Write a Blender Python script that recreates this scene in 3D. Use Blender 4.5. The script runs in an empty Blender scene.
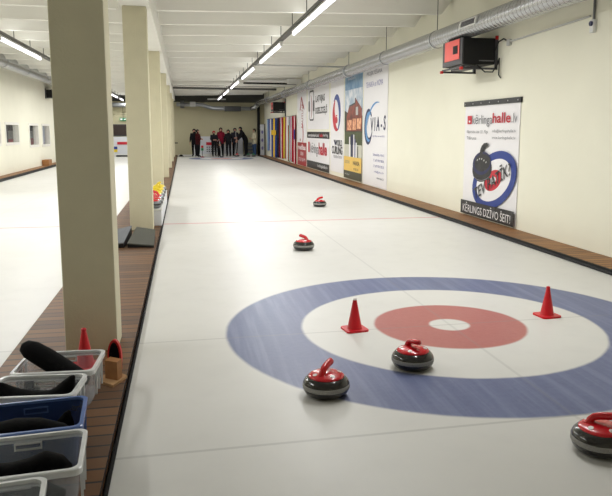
import bpy, bmesh, math, random
from mathutils import Vector, Matrix
random.seed(7)
C = bpy.context.collection
PI = math.pi
sc = bpy.context.scene

# ------------------------------------------------------------------ materials
def lin(c):
    return tuple((v/12.92 if v <= .04045 else ((v+.055)/1.055)**2.4) for v in c)
def rgb(r, g, b): return lin((r/255, g/255, b/255)) + (1,)
class NT:
    def __init__(s, m):
        s.t = m.node_tree; s.n = s.t.nodes; s.l = s.t.links
    def new(s, ty, **k):
        n = s.n.new(ty)
        for a, b in k.items(): setattr(n, a, b)
        return n
    def put(s, sock, v):
        if isinstance(v, bpy.types.NodeSocket): s.l.new(v, sock)
        else: sock.default_value = v
    def math(s, op, a, b=0, c=0, clamp=False):
        n = s.new('ShaderNodeMath', operation=op); n.use_clamp = clamp
        s.put(n.inputs[0], a); s.put(n.inputs[1], b); s.put(n.inputs[2], c)
        return n.outputs[0]
    def mix(s, f, a, b):
        n = s.new('ShaderNodeMix', data_type='RGBA')
        s.put(n.inputs[0], f); s.put(n.inputs[6], a); s.put(n.inputs[7], b)
        return n.outputs[2]
    def noise(s, vec, scale, detail=3, rough=.5):
        n = s.new('ShaderNodeTexNoise'); n.inputs['Scale'].default_value = scale
        n.inputs['Detail'].default_value = detail; n.inputs['Roughness'].default_value = rough
        if vec: s.l.new(vec, n.inputs['Vector'])
        return n.outputs[0]
    def ramp(s, f, lo, hi):
        n = s.new('ShaderNodeMapRange', interpolation_type='SMOOTHSTEP')
        s.put(n.inputs[0], f); n.inputs[1].default_value = lo; n.inputs[2].default_value = hi
        return n.outputs[0]
def mat(name, col, rough=.5, spec=.5, metal=0, var=.05, vscale=6, bump=0, bscale=40, emit=None, estr=0, coat=0):
    m = bpy.data.materials.new(name); m.use_nodes = True
    t = NT(m); b = t.n['Principled BSDF']
    tc = t.new('ShaderNodeTexCoord').outputs['Object']
    f = t.noise(tc, vscale)
    dark = tuple(v*(1-var*2) for v in col[:3]) + (1,)
    t.l.new(t.mix(f, dark, tuple(min(1, v*(1+var)) for v in col[:3]) + (1,)), b.inputs['Base Color'])
    b.inputs['Roughness'].default_value = rough
    b.inputs['Specular IOR Level'].default_value = spec
    b.inputs['Metallic'].default_value = metal
    b.inputs['Coat Weight'].default_value = coat
    if bump:
        bn = t.new('ShaderNodeBump'); bn.inputs['Strength'].default_value = bump; bn.inputs['Distance'].default_value = .01
        t.l.new(t.noise(tc, bscale, 4), bn.inputs['Height']); t.l.new(bn.outputs[0], b.inputs['Normal'])
    if emit:
        b.inputs['Emission Color'].default_value = emit; b.inputs['Emission Strength'].default_value = estr
    return m
M = {}
M['wall'] = mat('cream_wall_paint', rgb(238, 236, 219), .7, .2, var=.03, vscale=1.2, bump=.15, bscale=25)
M['column'] = mat('column_paint', rgb(216, 210, 182), .75, .2, var=.04, vscale=5, bump=.25, bscale=70)
M['ceiling'] = mat('white_ceiling_paint', rgb(238, 237, 230), .8, .1, var=.04, vscale=1.0)
M['upper'] = mat('dark_upper_wall', rgb(84, 84, 80), .8, .2)
M['edge'] = mat('black_rubber', rgb(26, 26, 28), .6, .3, bump=.3, bscale=60)
M['steel'] = mat('grey_steel', rgb(120, 122, 124), .4, .5, metal=.6)
M['darksteel'] = mat('dark_steel', rgb(58, 60, 62), .45, .5, metal=.4)
M['black'] = mat('matt_black', rgb(20, 20, 22), .6, .3)
M['blackfab'] = mat('black_fabric', rgb(14, 14, 15), .8, .08, var=.2, vscale=30, bump=.3, bscale=90)
M['darkgrey'] = mat('dark_grey_plastic', rgb(62, 62, 66), .5)
M['white'] = mat('white_plastic', rgb(225, 225, 222), .4)
M['poster'] = mat('poster_white', rgb(236, 234, 236), .45, .4, var=.015)
M['posterred'] = mat('poster_red', rgb(196, 30, 52), .5)
M['brick'] = mat('poster_dark_red', rgb(160, 38, 44), .5)
M['posterblue'] = mat('poster_blue', rgb(32, 58, 138), .5)
M['navy'] = mat('poster_navy', rgb(26, 30, 78), .5)
M['ltblue'] = mat('poster_light_blue', rgb(92, 150, 205), .5)
M['posterblack'] = mat('poster_black', rgb(24, 24, 27), .45)
M['postergrey'] = mat('poster_grey', rgb(120, 120, 126), .5)
M['violet'] = mat('poster_violet_grey', rgb(120, 118, 175), .5)
M['red'] = mat('glossy_red_plastic', rgb(200, 16, 30), .25, .5, coat=.3)
M['redstick'] = mat('white_sticker', rgb(235, 230, 228), .4)
M['cone'] = mat('red_cone_plastic', rgb(206, 18, 34), .38, .5)
M['yellow'] = mat('yellow_plastic', rgb(232, 206, 40), .4)
M['gran'] = mat('dark_granite', rgb(40, 38, 37), .14, .6, var=.35, vscale=160, coat=.25)
M['grand'] = mat('darker_granite', rgb(36, 35, 34), .2, .5, var=.35, vscale=160)
M['band'] = mat('striking_band', rgb(158, 156, 152), .65, .3, var=.28, vscale=220)
M['lgran'] = mat('light_granite', rgb(120, 124, 128), .3, .5, var=.4, vscale=90)
M['wood'] = mat('pale_plywood', rgb(176, 138, 96), .6, .3, var=.12, vscale=14)
M['wood2'] = mat('wooden_block', rgb(160, 112, 68), .6, .3, var=.15, vscale=22)
M['redfoam'] = mat('red_rim', rgb(205, 30, 28), .5)
M['heaterred'] = mat('orange_red_panel', rgb(238, 92, 82), .45, var=.03)
M['green'] = mat('green', rgb(20, 130, 80), .5)
M['frame'] = mat('white_window_frame', rgb(232, 230, 222), .5)
M['brown'] = mat('brown_curtain', rgb(52, 40, 36), .8)
M['room'] = mat('grey_room_wall', rgb(150, 150, 140), .8)
M['board'] = mat('white_rink_board', rgb(212, 214, 220), .4, var=.02)
M['skin'] = mat('skin', rgb(190, 140, 118), .6)
M['tape'] = mat('pale_tape', rgb(190, 190, 188), .5)
M['tube'] = mat('glowing_tube', (1, 1, 1, 1), .5, emit=(.93, .91, 1, 1), estr=3.2)
M['tray'] = mat('cable_tray', rgb(92, 92, 90), .5, .4, metal=.3)
M['hair'] = mat('dark_hair', rgb(32, 24, 20), .8)

def planks_mat(name, c1, c2):
    m = bpy.data.materials.new(name); m.use_nodes = True
    t = NT(m); b = t.n['Principled BSDF']
    tc = t.new('ShaderNodeTexCoord').outputs['Object']
    s = t.new('ShaderNodeSeparateXYZ'); t.l.new(tc, s.inputs[0])
    y = t.math('DIVIDE', s.outputs[1], .118)
    cell = t.math('FLOOR', y); fr = t.math('FRACT', y)
    wn = t.new('ShaderNodeTexWhiteNoise', noise_dimensions='1D'); t.l.new(cell, wn.inputs[1])
    mp = t.new('ShaderNodeMapping'); t.l.new(tc, mp.inputs[0]); mp.inputs['Scale'].default_value = (2.5, 30, 30)
    g = t.noise(mp.outputs[0], 2.2, 5, .65)
    col = t.mix(t.math('ADD', t.math('MULTIPLY', wn.outputs[0], .55), t.math('MULTIPLY', g, .5), clamp=True), c1, c2)
    gap = t.math('LESS_THAN', fr, .14)
    col = t.mix(gap, col, rgb(22, 16, 12))
    t.l.new(col, b.inputs['Base Color']); b.inputs['Roughness'].default_value = .55
    bn = t.new('ShaderNodeBump'); bn.inputs['Distance'].default_value = .01; bn.inputs['Strength'].default_value = .6
    t.l.new(t.math('SUBTRACT', 1, gap), bn.inputs['Height']); t.l.new(bn.outputs[0], b.inputs['Normal'])
    return m
M['planks'] = planks_mat('walkway_planks', rgb(60, 36, 15), rgb(122, 80, 38))
M['planks2'] = planks_mat('side_planks', rgb(112, 74, 36), rgb(160, 112, 62))

def duct_mat(name, base):
    m = bpy.data.materials.new(name); m.use_nodes = True
    t = NT(m); b = t.n['Principled BSDF']
    tc = t.new('ShaderNodeTexCoord').outputs['Object']
    s = t.new('ShaderNodeSeparateXYZ'); t.l.new(tc, s.inputs[0])
    a = t.math('ARCTAN2', s.outputs[0], s.outputs[2])
    y = t.math('ADD', t.math('MULTIPLY', s.outputs[1], 9.0), t.math('DIVIDE', a, 2*PI))
    w = t.math('POWER', t.math('ABSOLUTE', t.math('SINE', t.math('MULTIPLY', y, PI))), .5)
    n = t.noise(tc, 5, 4)
    col = t.mix(n, tuple(v*.8 for v in base[:3]) + (1,), base)
    col = t.mix(t.math('LESS_THAN', w, .45), col, tuple(v*.55 for v in base[:3]) + (1,))
    t.l.new(col, b.inputs['Base Color']); b.inputs['Metallic'].default_value = .85; b.inputs['Roughness'].default_value = .27
    bn = t.new('ShaderNodeBump'); bn.inputs['Distance'].default_value = .010; bn.inputs['Strength'].default_value = .5
    t.l.new(w, bn.inputs['Height']); t.l.new(bn.outputs[0], b.inputs['Normal'])
    return m
M['duct'] = duct_mat('spiral_duct_metal', rgb(190, 192, 194))
M['ductsm'] = mat('smooth_duct_metal', rgb(150, 153, 156), .4, .5, metal=.5)

def clear_mat(name, col, alpha, rough=.2):
    m = bpy.data.materials.new(name); m.use_nodes = True
    t = NT(m); b = t.n['Principled BSDF']
    b.inputs['Base Color'].default_value = col; b.inputs['Roughness'].default_value = rough
    tc = t.new('ShaderNodeTexCoord').outputs['Object']
    f = t.noise(tc, 9)
    t.l.new(t.math('MULTIPLY_ADD', f, alpha*.4, alpha*.8), b.inputs['Alpha'])
    return m
M['clear'] = clear_mat('clear_plastic', rgb(205, 212, 220), .20)
M['clearrim'] = clear_mat('milky_plastic_rim', rgb(236, 238, 238), .80)
M['bluebin'] = clear_mat('blue_plastic', rgb(52, 74, 128), .86)
M['bluerim'] = clear_mat('blue_plastic_rim', rgb(92, 118, 176), .95)
M['glass'] = clear_mat('window_glass', rgb(200, 205, 205), .08, .05)

# ---- ice with the painted house under it
HX, HY = 2.116, 5.05
def ice_mat():
    m = bpy.data.materials.new('curling_ice'); m.use_nodes = True
    t = NT(m); b = t.n['Principled BSDF']
    tc = t.new('ShaderNodeTexCoord').outputs['Object']
    s = t.new('ShaderNodeSeparateXYZ'); t.l.new(tc, s.inputs[0])
    x, y = s.outputs[0], s.outputs[1]
    n1 = t.noise(tc, .5, 4, .6); n2 = t.noise(tc, 26, 3, .7); n3 = t.noise(tc, 3.2, 5, .6)
    mp = t.new('ShaderNodeMapping'); t.l.new(tc, mp.inputs[0]); mp.inputs['Scale'].default_value = (9, .35, 1)
    n4 = t.noise(mp.outputs[0], 1.5, 4, .6)
    col = t.mix(n1, rgb(204, 203, 198), rgb(219, 218, 214))
    col = t.mix(t.math('MULTIPLY', t.ramp(n3, .45, .8), .22), col, rgb(192, 191, 187))
    col = t.mix(t.math('MULTIPLY', t.ramp(n4, .5, .8), .18), col, rgb(206, 206, 204))
    def line(v, at, w, c, k, cc):
        d = t.math('ABSOLUTE', t.math('SUBTRACT', v, at))
        f = t.math('MULTIPLY', t.math('SUBTRACT', 1, t.ramp(d, w*.5, w*1.5)), k)
        return t.mix(f, cc, c)
    wob = t.math('MULTIPLY', t.math('SUBTRACT', n3, .5), .018)
    for cx, cy in ((HX, HY), (HX, 39.0)):
        dx = t.math('SUBTRACT', x, cx); dy = t.math('SUBTRACT', y, cy)
        d = t.math('ADD', t.math('SQRT', t.math('ADD', t.math('MULTIPLY', dx, dx), t.math('MULTIPLY', dy, dy))), wob)
        def ring(r, soft): return t.math('SUBTRACT', 1, t.ramp(d, r-soft, r+soft))
        blue = t.mix(t.math('ADD', t.math('MULTIPLY', n2, .5), t.math('MULTIPLY', n3, .5)), rgb(76, 84, 122), rgb(116, 124, 156))
        blue = t.mix(t.math('MULTIPLY', t.ramp(n4, .4, .75), .3), blue, rgb(150, 160, 190))
        red = t.mix(t.math('ADD', t.math('MULTIPLY', n2, .5), t.math('MULTIPLY', n3, .5)), rgb(160, 84, 82), rgb(188, 126, 120))
        base = col
        col = t.mix(ring(1.829, .02), col, blue)
        col = t.mix(ring(1.222, .018), col, base)
        col = t.mix(ring(.622, .018), col, red)
        col = t.mix(ring(.165, .016), col, base)
    col = line(x, HX, .012, rgb(134, 134, 134), .2, col)
    col = line(x, -3.43, .008, rgb(120, 120, 120), .2, col)
    for yy in (HY, HY-1.83): col = line(y, yy, .011, rgb(130, 130, 128), .30, col)
    col = line(y, 11.69, .032, rgb(196, 80, 92), .8, col)
    t.l.new(col, b.inputs['Base Color'])
    t.l.new(t.math('MULTIPLY_ADD', n3, .10, .34), b.inputs['Roughness'])
    b.inputs['Specular IOR Level'].default_value = .20
    bn = t.new('ShaderNodeBump'); bn.inputs['Distance'].default_value = .002; bn.inputs['Strength'].default_value = .06
    t.l.new(t.noise(tc, 9, 2, .5), bn.inputs['Height']); t.l.new(bn.outputs[0], b.inputs['Normal'])
    return m
M['ice'] = ice_mat()

# ------------------------------------------------------------------ mesh helpers (world coordinates in, stored relative to parent)
def wloc(p):
    return Vector((0, 0, 0)) if p is None else p.location + wloc(p.parent)
def obj(name, bm, m, parent=None, smooth=False, origin=None):
    me = bpy.data.meshes.new(name)
    off = wloc(parent) if parent else Vector((0, 0, 0))
    org = Vector(origin) if origin else off
    bmesh.ops.translate(bm, verts=bm.verts, vec=-org)
    bm.normal_update(); bm.to_mesh(me); bm.free()
    for mm in (m if isinstance(m, (list, tuple)) else [m]): me.materials.append(mm)
    if smooth:
        for p in me.polygons: p.use_smooth = True
    o = bpy.data.objects.new(name, me); C.objects.link(o)
    if parent: o.parent = parent
    o.location = org - off
    return o
def thing(name, label, cat, loc=(0, 0, 0), group=None):
    o = bpy.data.objects.new(name, None); C.objects.link(o); o.location = loc
    o.empty_display_size = .1
    return tag(o, label, cat, group)
def tag(o, label, cat, group=None):
    o['label'] = label; o['category'] = cat
    if group: o['group'] = group
    return o
def struct(o): o['kind'] = 'structure'; return o
def dup(root, loc, label=None, group=None):
    def cp(o, p):
        c = o.copy(); C.objects.link(c)
        if p: c.parent = p
        for k in o.children: cp(k, c)
        return c
    r = cp(root, None); r.location = loc
    if label: r['label'] = label
    if group: r['group'] = group
    return r
def B(): return bmesh.new()
def box(bm, x0, x1, y0, y1, z0, z1, bev=0, mi=0):
    vs = [bm.verts.new((x, y, z)) for x in (x0, x1) for y in (y0, y1) for z in (z0, z1)]
    fs = [bm.faces.new([vs[i] for i in q]) for q in ((0, 1, 3, 2), (4, 6, 7, 5), (0, 4, 5, 1), (2, 3, 7, 6), (0, 2, 6, 4), (1, 5, 7, 3))]
    for f in fs: f.material_index = mi
    if bev:
        es = list({e for f in fs for e in f.edges})
        bmesh.ops.bevel(bm, geom=es, offset=bev, segments=2, affect='EDGES', profile=.5)
    return bm
def hexa(bm, bot, top, mi=0):     # bot, top: four points each, same winding (ccw from above)
    a = [bm.verts.new(p) for p in bot]; b = [bm.verts.new(p) for p in top]
    n = len(a)
    fs = [bm.faces.new(a[::-1]), bm.faces.new(b)]
    for i in range(n): fs.append(bm.faces.new((a[i], a[(i+1) % n], b[(i+1) % n], b[i])))
    for f in fs: f.material_index = mi
    return bm
def tube(bm, pts, r, n=8, cap=True, mi=0, flat=1.0):
    pts = [Vector(p) for p in pts]; rs = r if isinstance(r, (list, tuple)) else [r]*len(pts)
    rings = []; up0 = None
    for i, p in enumerate(pts):
        d = (pts[min(i+1, len(pts)-1)] - pts[max(i-1, 0)]).normalized()
        ref = up0 if up0 else (Vector((0, 0, 1)) if abs(d.z) < .9 else Vector((0, 1, 0)))
        s = d.cross(ref).normalized(); u = s.cross(d).normalized(); up0 = u
        rings.append([bm.verts.new(p + (s*math.cos(2*PI*k/n) + u*math.sin(2*PI*k/n)*flat)*rs[i]) for k in range(n)])
    for a, b in zip(rings, rings[1:]):
        for k in range(n):
            f = bm.faces.new((a[k], a[(k+1) % n], b[(k+1) % n], b[k])); f.material_index = mi
    if cap:
        for q in (rings[0][::-1], rings[-1]):
            f = bm.faces.new(q); f.material_index = mi
    bmesh.ops.recalc_face_normals(bm, faces=bm.faces)
    return bm
def lathe(bm, prof, c, n=48, axis='z'):   # prof: (r, h)
    rings = []
    for r, h in prof:
        if r < 1e-6: rings.append([bm.verts.new((c[0], c[1], c[2]+h))])
        else: rings.append([bm.verts.new((c[0]+r*math.cos(2*PI*k/n), c[1]+r*math.sin(2*PI*k/n), c[2]+h)) for k in range(n)])
    for a, b in zip(rings, rings[1:]):
        for k in range(n):
            k2 = (k+1) % n
            if len(a) == 1 and len(b) == 1: continue
            if len(a) == 1: bm.faces.new((a[0], b[k2], b[k]))
            elif len(b) == 1: bm.faces.new((a[k], a[k2], b[0]))
            else: bm.faces.new((a[k], a[k2], b[k2], b[k]))
    return bm
def sphere(bm, c, r, sx=1, sy=1, sz=1, n=16):
    m = Matrix.Translation(Vector(c)) @ Matrix.Diagonal((sx, sy, sz, 1))
    bmesh.ops.create_uvsphere(bm, u_segments=n, v_segments=max(6, n//2), radius=r, matrix=m)
    return bm

# ------------------------------------------------------------------ the shell
XR, XL, YF, YN, ZC = 5.10, -5.85, 43.3, -1.4, 4.12
PT = .06                       # walkway height
struct(obj('floor', box(B(), XL, XR, YN, YF, -.1, 0), M['ice']))
ceil = struct(obj('ceiling', box(B(), XL, XR, YN, YF, ZC, ZC+.15), M['ceiling']))
struct(obj('wall_right', box(B(), XR, XR+.2, YN, YF, -.1, ZC+.15), M['wall']))
struct(obj('wall_near', box(B(), XL, XR, YN-.2, YN, -.1, ZC+.15), M['wall']))
M['wallfar'] = mat('olive_wall_paint', rgb(190, 184, 154), .8, .2, var=.05, vscale=.8)
wf = struct(obj('wall_far', box(B(), XL, XR, YF, YF+.2, -.1, ZC+.15), M['wallfar']))
obj('dark_upper_band', box(B(), XL, XR, YF-.03, YF, 3.34, ZC), M['upper'], wf)['kind'] = 'structure'
# left wall with window openings
wins = [(22.3, 24.0), (24.55, 26.5), (28.15, 29.9), (30.6, 32.3)]
WB = [1.06, 1.06, .90, .88]; WZ1 = 1.85
bm = B(); prev = YN
for (a, b), WZ0 in zip(wins, WB):
    box(bm, XL-.2, XL, prev, a, -.1, ZC+.15)
    box(bm, XL-.2, XL, a, b, -.1, WZ0); box(bm, XL-.2, XL, a, b, WZ1, ZC+.15)
    prev = b
box(bm, XL-.2, XL, prev, YF, -.1, ZC+.15)
struct(obj('wall_left', bm, M['wall']))
for i, (a, b) in enumerate(wins):
    WZ0 = WB[i]
    bm = B(); t = .09
    for q in ((a, b, WZ0, WZ0+t), (a, b, WZ1-t, WZ1), (a, a+t, WZ0+t, WZ1-t), (b-t, b, WZ0+t, WZ1-t)):
        box(bm, XL-.16, XL+.02, *q)
    w = struct(obj('window_%d' % (i+1), bm, M['frame']))
    obj('pane', box(B(), XL-.1, XL-.09, a+t, b-t, WZ0+t, WZ1-t), M['glass'], w)['kind'] = 'structure'
    bm = B()
    if i == 0: box(bm, XL-.9, XL-.88, a-1, b+1, .5, 2.6, mi=0)
    elif i == 1:
        box(bm, XL-.9, XL-.88, a-.5, b+1.6, .5, 2.6, mi=0); box(bm, XL-.6, XL-.58, b+.1, b+.9, .5, 2.6, mi=3)
    else:
        box(bm, XL-.9, XL-.88, a-.3, b+1.2, 1.55, 2.6, mi=1); box(bm, XL-.9, XL-.88, a-.3, b+1.2, 1.22, 1.55, mi=0)
        box(bm, XL-.9, XL-.88, a-.3, b+1.2, .5, 1.22, mi=2)
    obj('backdrop_panel', bm, [M['room'], M['brown'], M['brick'], M['darkgrey']], w)['kind'] = 'structure'
# ribs under the slab
k = 0
for i in range(-8, 21):
    y = 12.52 + 1.56*i
    if y > YF-.5 or y < YN+.3: continue
    for x0, x1 in ((-.42, XR-.02), (XL+.02, -.87)):
        zl = 3.66; zr = 3.80 if x0 > -1 else 3.66
        bm = B()
        # trapezoid section, ends cut on a slope
        prm = [(x0, 0), (x0+.02, 1), (x1-.20, 1), (x1-.02, .25), (x1, 0)]
        rows = []
        for xx, f in prm:
            zb = zl+(zr-zl)*(xx-x0)/(x1-x0); z1 = ZC - (ZC-zb)*f if f else ZC-.02
            rows.append([bm.verts.new(p) for p in ((xx, y-.13, ZC+.01), (xx, y-.06, z1), (xx, y+.06, z1), (xx, y+.13, ZC+.01))])
        for a, b in zip(rows, rows[1:]):
            for q in range(3): bm.faces.new((a[q], b[q], b[q+1], a[q+1]))
        bmesh.ops.recalc_face_normals(bm, faces=bm.faces)
        obj('concrete_rib', bm, M['ceiling'], ceil)['kind'] = 'structure'
# beam on the columns
struct(obj('trim_1', box(B(), -.86, -.43, YN, YF, 3.40, ZC), M['ceiling']))
struct(obj('trim_2', box(B(), -.40, 5.0, 29.9, 30.1, 3.52, 3.64), M['ceiling']))

# walkways
def walkway(name, label, x0, x1, mt, edges):
    t = thing(name, label, 'walkway', ((x0+x1)/2, 20, .012))
    obj('deck', box(B(), x0, x1, YN, YF-.02, .012, PT), mt, t)
    for (a, b, z) in edges:
        bm = B(); n = 1
        tube(bm, [(a, YN, z*.55), (a, YF-.05, z*.55)], z*.52, 8)
        tube(bm, [(b, YN, z*.35), (b, YF-.05, z*.35)], z*.34, 8)
        obj('rubber_edge', bm, M['edge'], t, smooth=True)
    return t
t = walkway('wooden_walkway', 'brown plank walkway between the two sheets carrying the columns', -1.2, -.388, M['planks'], [])
for xx, zz, rr in ((-.374, .014, .0125), (-.3885, .052, .006), (-1.21, .012, .011)):
    obj('rubber_edge', tube(B(), [(xx, YN, zz), (xx, YF-.05, zz)], rr, 8), M['edge'], t, smooth=True)
t = thing('wooden_walkway', 'narrow brown plank ledge along the foot of the right wall under the posters', 'walkway', (4.87, 20, 0))
obj('deck', box(B(), 4.665, XR-.002, YN, YF-.02, .012, PT), M['planks2'], t)
bm = box(B(), 4.64, 4.665, YN, YF-.03, 0, .058)
tube(bm, [(4.63, YN, .02), (4.63, YF-.05, .02)], .018, 8)
obj('rubber_edge', bm, M['edge'], t)
t = thing('wooden_walkway', 'narrow brown plank ledge along the foot of the left wall below windows', 'walkway', (-5.7, 20, 0))
obj('deck', box(B(), XL+.002, -5.54, YN, YF-.02, .012, .1), M['planks2'], t)
obj('rubber_edge', box(B(), -5.54, -5.51, YN, YF-.03, 0, .085), M['edge'], t)
tag(obj('wooden_box', box(B(), -5.83, -5.56, 30.2, 30.9, .1, .34, .01), M['wood2']), 'small brown wooden box on the left wall ledge beside the windows', 'box')

# columns
CY = [4.74, 10.6, 16.4, 22.6, 28.5, 34.4, 40.2]
CL = ['nearest and widest cream column, beside the plastic bins and red cone',
      'second cream square column, behind the pair of grey ramps',
      'third cream column, behind the yellow and red handled stones',
      'fourth cream square column on the plank walkway, past the small stones',
      'fifth cream square column from the camera on the plank walkway',
      'sixth cream square column, second to last before the far wall',
      'farthest cream square column near the dark cabinet and far wall']
for y, l in zip(CY, CL):
    bm = box(B(), -.83, -.487, y, y+.32, PT+.001, 3.399, .006)
    tag(obj('column', bm, M['column'], origin=(-.67, y+.18, PT)), l, 'column', 'columns down the middle walkway')

# ------------------------------------------------------------------ lights
def fixture(x, y0, y1, n, label, group, zo=.08):
    t = thing('fluorescent_lamp', label, 'ceiling lamp', (x, (y0+y1)/2, 3.34), group)
    obj('housing', hexa(B(), [(x-.04, y0, 3.385), (x+.04, y0, 3.385), (x+.04, y1, 3.385), (x-.04, y1, 3.385)],
                         [(x-.025, y0, 3.43), (x+.025, y0, 3.43), (x+.025, y1, 3.43), (x-.025, y1, 3.43)]), M['white'], t)
    L = (y1-y0)/n
    for k in range(n):
        a, b = y0+k*L+.04, y0+(k+1)*L-.04
        obj('glass_tube', tube(B(), [(x, a, 3.35), (x, b, 3.35)], .030, 10), M['tube'], t, smooth=True)
        obj('end_cap', box(B(), x-.03, x+.03, a-.035, a+.005, 3.32, 3.385), M['white'], t)
        obj('end_cap', box(B(), x-.03, x+.03, b-.005, b+.035, 3.32, 3.385), M['white'], t)
    t.location.z += zo
    return t
def lamp(x, y0, y1, power, z=3.395):
    l = bpy.data.lights.new('tube_light', 'AREA'); l.shape = 'RECTANGLE'; l.size = .10; l.size_y = y1-y0
    l.energy = power; l.color = (1, 1, .985)
    o = bpy.data.objects.new('tube_light', l); C.objects.link(o); o.location = (x, (y0+y1)/2, z)
    l2 = l.copy(); l2.energy = power*.04; o2 = bpy.data.objects.new('tube_uplight', l2); C.objects.link(o2)
    o2.location = (x, (y0+y1)/2, z+.20); o2.rotation_euler = (PI, 0, 0)
FR = [(3.9, 7.8), (9.4, 13.14), (14.8, 18.8), (20.4, 24.6), (26, 30.4), (31.7, 36.0), (37.4, 41.5)]
FLB = ['nearest lit tube lamp over the right sheet, at the top edge of the photo',
       'second lit tube lamp over the right sheet from the camera',
       'third lit tube lamp over the right sheet', 'fourth lit tube lamp over the right sheet',
       'fifth lit tube lamp over the right sheet', 'farthest lit tube lamp over the right sheet, near the far duct']
for (a, b), l in zip(FR[1:], FLB): fixture(2.13, a, b, 2, l, 'tube lamps over the right sheet')
GL = [(14.5, 18.4), (34.4, 38.8), (40.0, 42.4)]
for (a, b), l in zip(GL, ['lit tube lamp over the left sheet, left of the nearest column',
                          'lit tube lamp far over the left sheet, seen between the first two columns',
                          'last lit tube lamp over the left sheet by the far wall']):
    fixture(-3.45, a, b, 2, l, 'tube lamps over the left sheet', 0)
PW = 113
for a, b in FR: lamp(2.13, a, b, PW*(.5 if a > 30 else .75 if a > 24 else 1)*(.8 if a < 8 else 1))
for a, b in [(3.8, 7.6), (9.4, 13.3), (14.5, 18.4), (20.5, 24.4), (26, 29.9), (31, 33.6), (34.4, 38.8), (40.0, 42.4)]:
    lamp(-3.45, a, b, PW*1.08*(.6 if a > 30 else 1)*(.7 if a < 8 else 1), 3.315)
def rail(x, y0, y1, label, zo=0):
    t = thing('light_track', label, 'light track', (x, (y0+y1)/2, 3.43))
    bm = box(B(), x-.05, x+.05, y0, y1, 3.432, 3.442); box(bm, x-.05, x-.042, y0, y1, 3.442, 3.49); box(bm, x+.042, x+.05, y0, y1, 3.442, 3.49)
    obj('tray', bm, M['tray'], t)
    y = y0+.6
    while y < y1:
        obj('hanger_rod', tube(B(), [(x, y, 3.44), (x, y, ZC-zo)], .008, 6), M['darksteel'], t)
        y += 1.56
    t.location.z += zo
rail(2.13, 8.0, 42, 'long grey track hung on thin rods carrying the lamps over right sheet', .08)
rail(-3.45, 12.0, 42.8, 'long grey track hung on thin rods carrying the lamps over left sheet')

# ------------------------------------------------------------------ ducts
def duct(x, z, r, y0, y1, label, rods, collars):
    t = thing('ventilation_duct', label, 'duct', (x, (y0+y1)/2, z))
    obj('duct_pipe', tube(B(), [(x, y0 + (y1-y0)*k/30, z) for k in range(31)], r, 28), M['duct'], t, smooth=True)
    for y in collars:
        obj('collar', tube(B(), [(x, y, z), (x, y+.01, z), (x, y+.15, z), (x, y+.16, z)], [r, r+.02, r+.02, r], 28), M['ductsm'], t, smooth=True)
    for y in rods:
        obj('hanger_rod', tube(B(), [(x, y, z+r-.01), (x, y, ZC)], .007, 6), M['darksteel'], t)
        obj('strap', tube(B(), [(x, y-.015, z), (x, y+.015, z)], r+.006, 28), M['steel'], t, smooth=True)
    return t
RD = duct(4.62, 3.26, .155, 2.0, 42.2, 'long spiral metal duct running under the ceiling along the right wall',
          [12.0, 15.2, 18.8, 25, 31.2, 37], [18.7, 6.0, 24.5, 31, 37])
def vent(y0, y1, par, x, z, r):
    bm = B(); a0, a1 = PI*.80, PI*1.05
    def P(a, y, rr): return (x+rr*math.cos(a), y, z+rr*math.sin(a))
    n = 6
    for (ya, yb, aa, ab) in ((y0, y1, a0, a0+.1), (y0, y1, a1-.1, a1), (y0, y0+.05, a0, a1), (y1-.05, y1, a0, a1)):
        for k in range(n):
            p, q = aa+(ab-aa)*k/n, aa+(ab-aa)*(k+1)/n
            hexa(bm, [P(p, ya, r), P(p, yb, r), P(q, yb, r), P(q, ya, r)], [P(p, ya, r+.018), P(p, yb, r+.018), P(q, yb, r+.018), P(q, ya, r+.018)])
    bmesh.ops.recalc_face_normals(bm, faces=bm.faces)
    f = obj('vent_frame', bm, M['white'], par)
    bm = B()
    for k in range(14):
        yy = y0+.06+(y1-y0-.12)*k/13
        p, q = a0+.08, a1-.08
        hexa(bm, [P(p, yy, r), P(p, yy+.012, r), P(q, yy+.012, r), P(q, yy, r)], [P(p, yy, r+.012), P(p, yy+.012, r+.012), P(q, yy+.012, r+.012), P(q, yy, r+.012)])
    bmesh.ops.recalc_face_normals(bm, faces=bm.faces)
    obj('vent_slats', bm, M['postergrey'], f)
vent(9.95, 10.6, RD, 4.62, 3.26, .155)
duct(-5.25, 3.64, .205, 12, 42.2, 'spiral metal duct running under the ceiling along the left wall', [16, 19, 22.1, 25.1, 28.2], [20, 30])
# far cross duct
t = thing('ventilation_duct', 'grey duct crossing the far wall above the players with a jog in it', 'duct', (2, 42.6, 3.0))
pts = [(-.35, 42.5, 3.16), (.9, 42.5, 3.16), (1.2, 42.5, 3.14), (1.75, 42.5, 2.96), (2.0, 42.5, 2.94), (4.2, 42.5, 2.94)]
obj('duct_pipe', tube(B(), pts, .12, 20), M['ductsm'], t, smooth=True)
obj('silencer_box', box(B(), 2.55, 3.55, 42.33, 42.67, 2.77, 3.08, .02), M['darksteel'], t)
obj('flange', tube(B(), [(-.12, 42.5, 3.16), (.12, 42.5, 3.16)], .23, 20), M['steel'], t)
obj('flange', box(B(), .45, .80, 42.3, 42.7, 3.02, 3.32, .02), M['tape'], t)
obj('elbow', tube(B(), [(4.15, 42.5, 2.94), (4.4, 42.42, 3.02), (4.58, 42.3, 3.2)], [.12, .15, .155], 20), M['duct'], t, smooth=True)
tag(obj('support_pole', tube(B(), [(4.72, 43.15, PT+.002), (4.72, 43.15, 3.24)], .09, 10), M['black'], origin=(4.72, 43.15, PT)), 'black vertical pole in the far right corner of the hall', 'pole')
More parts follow.
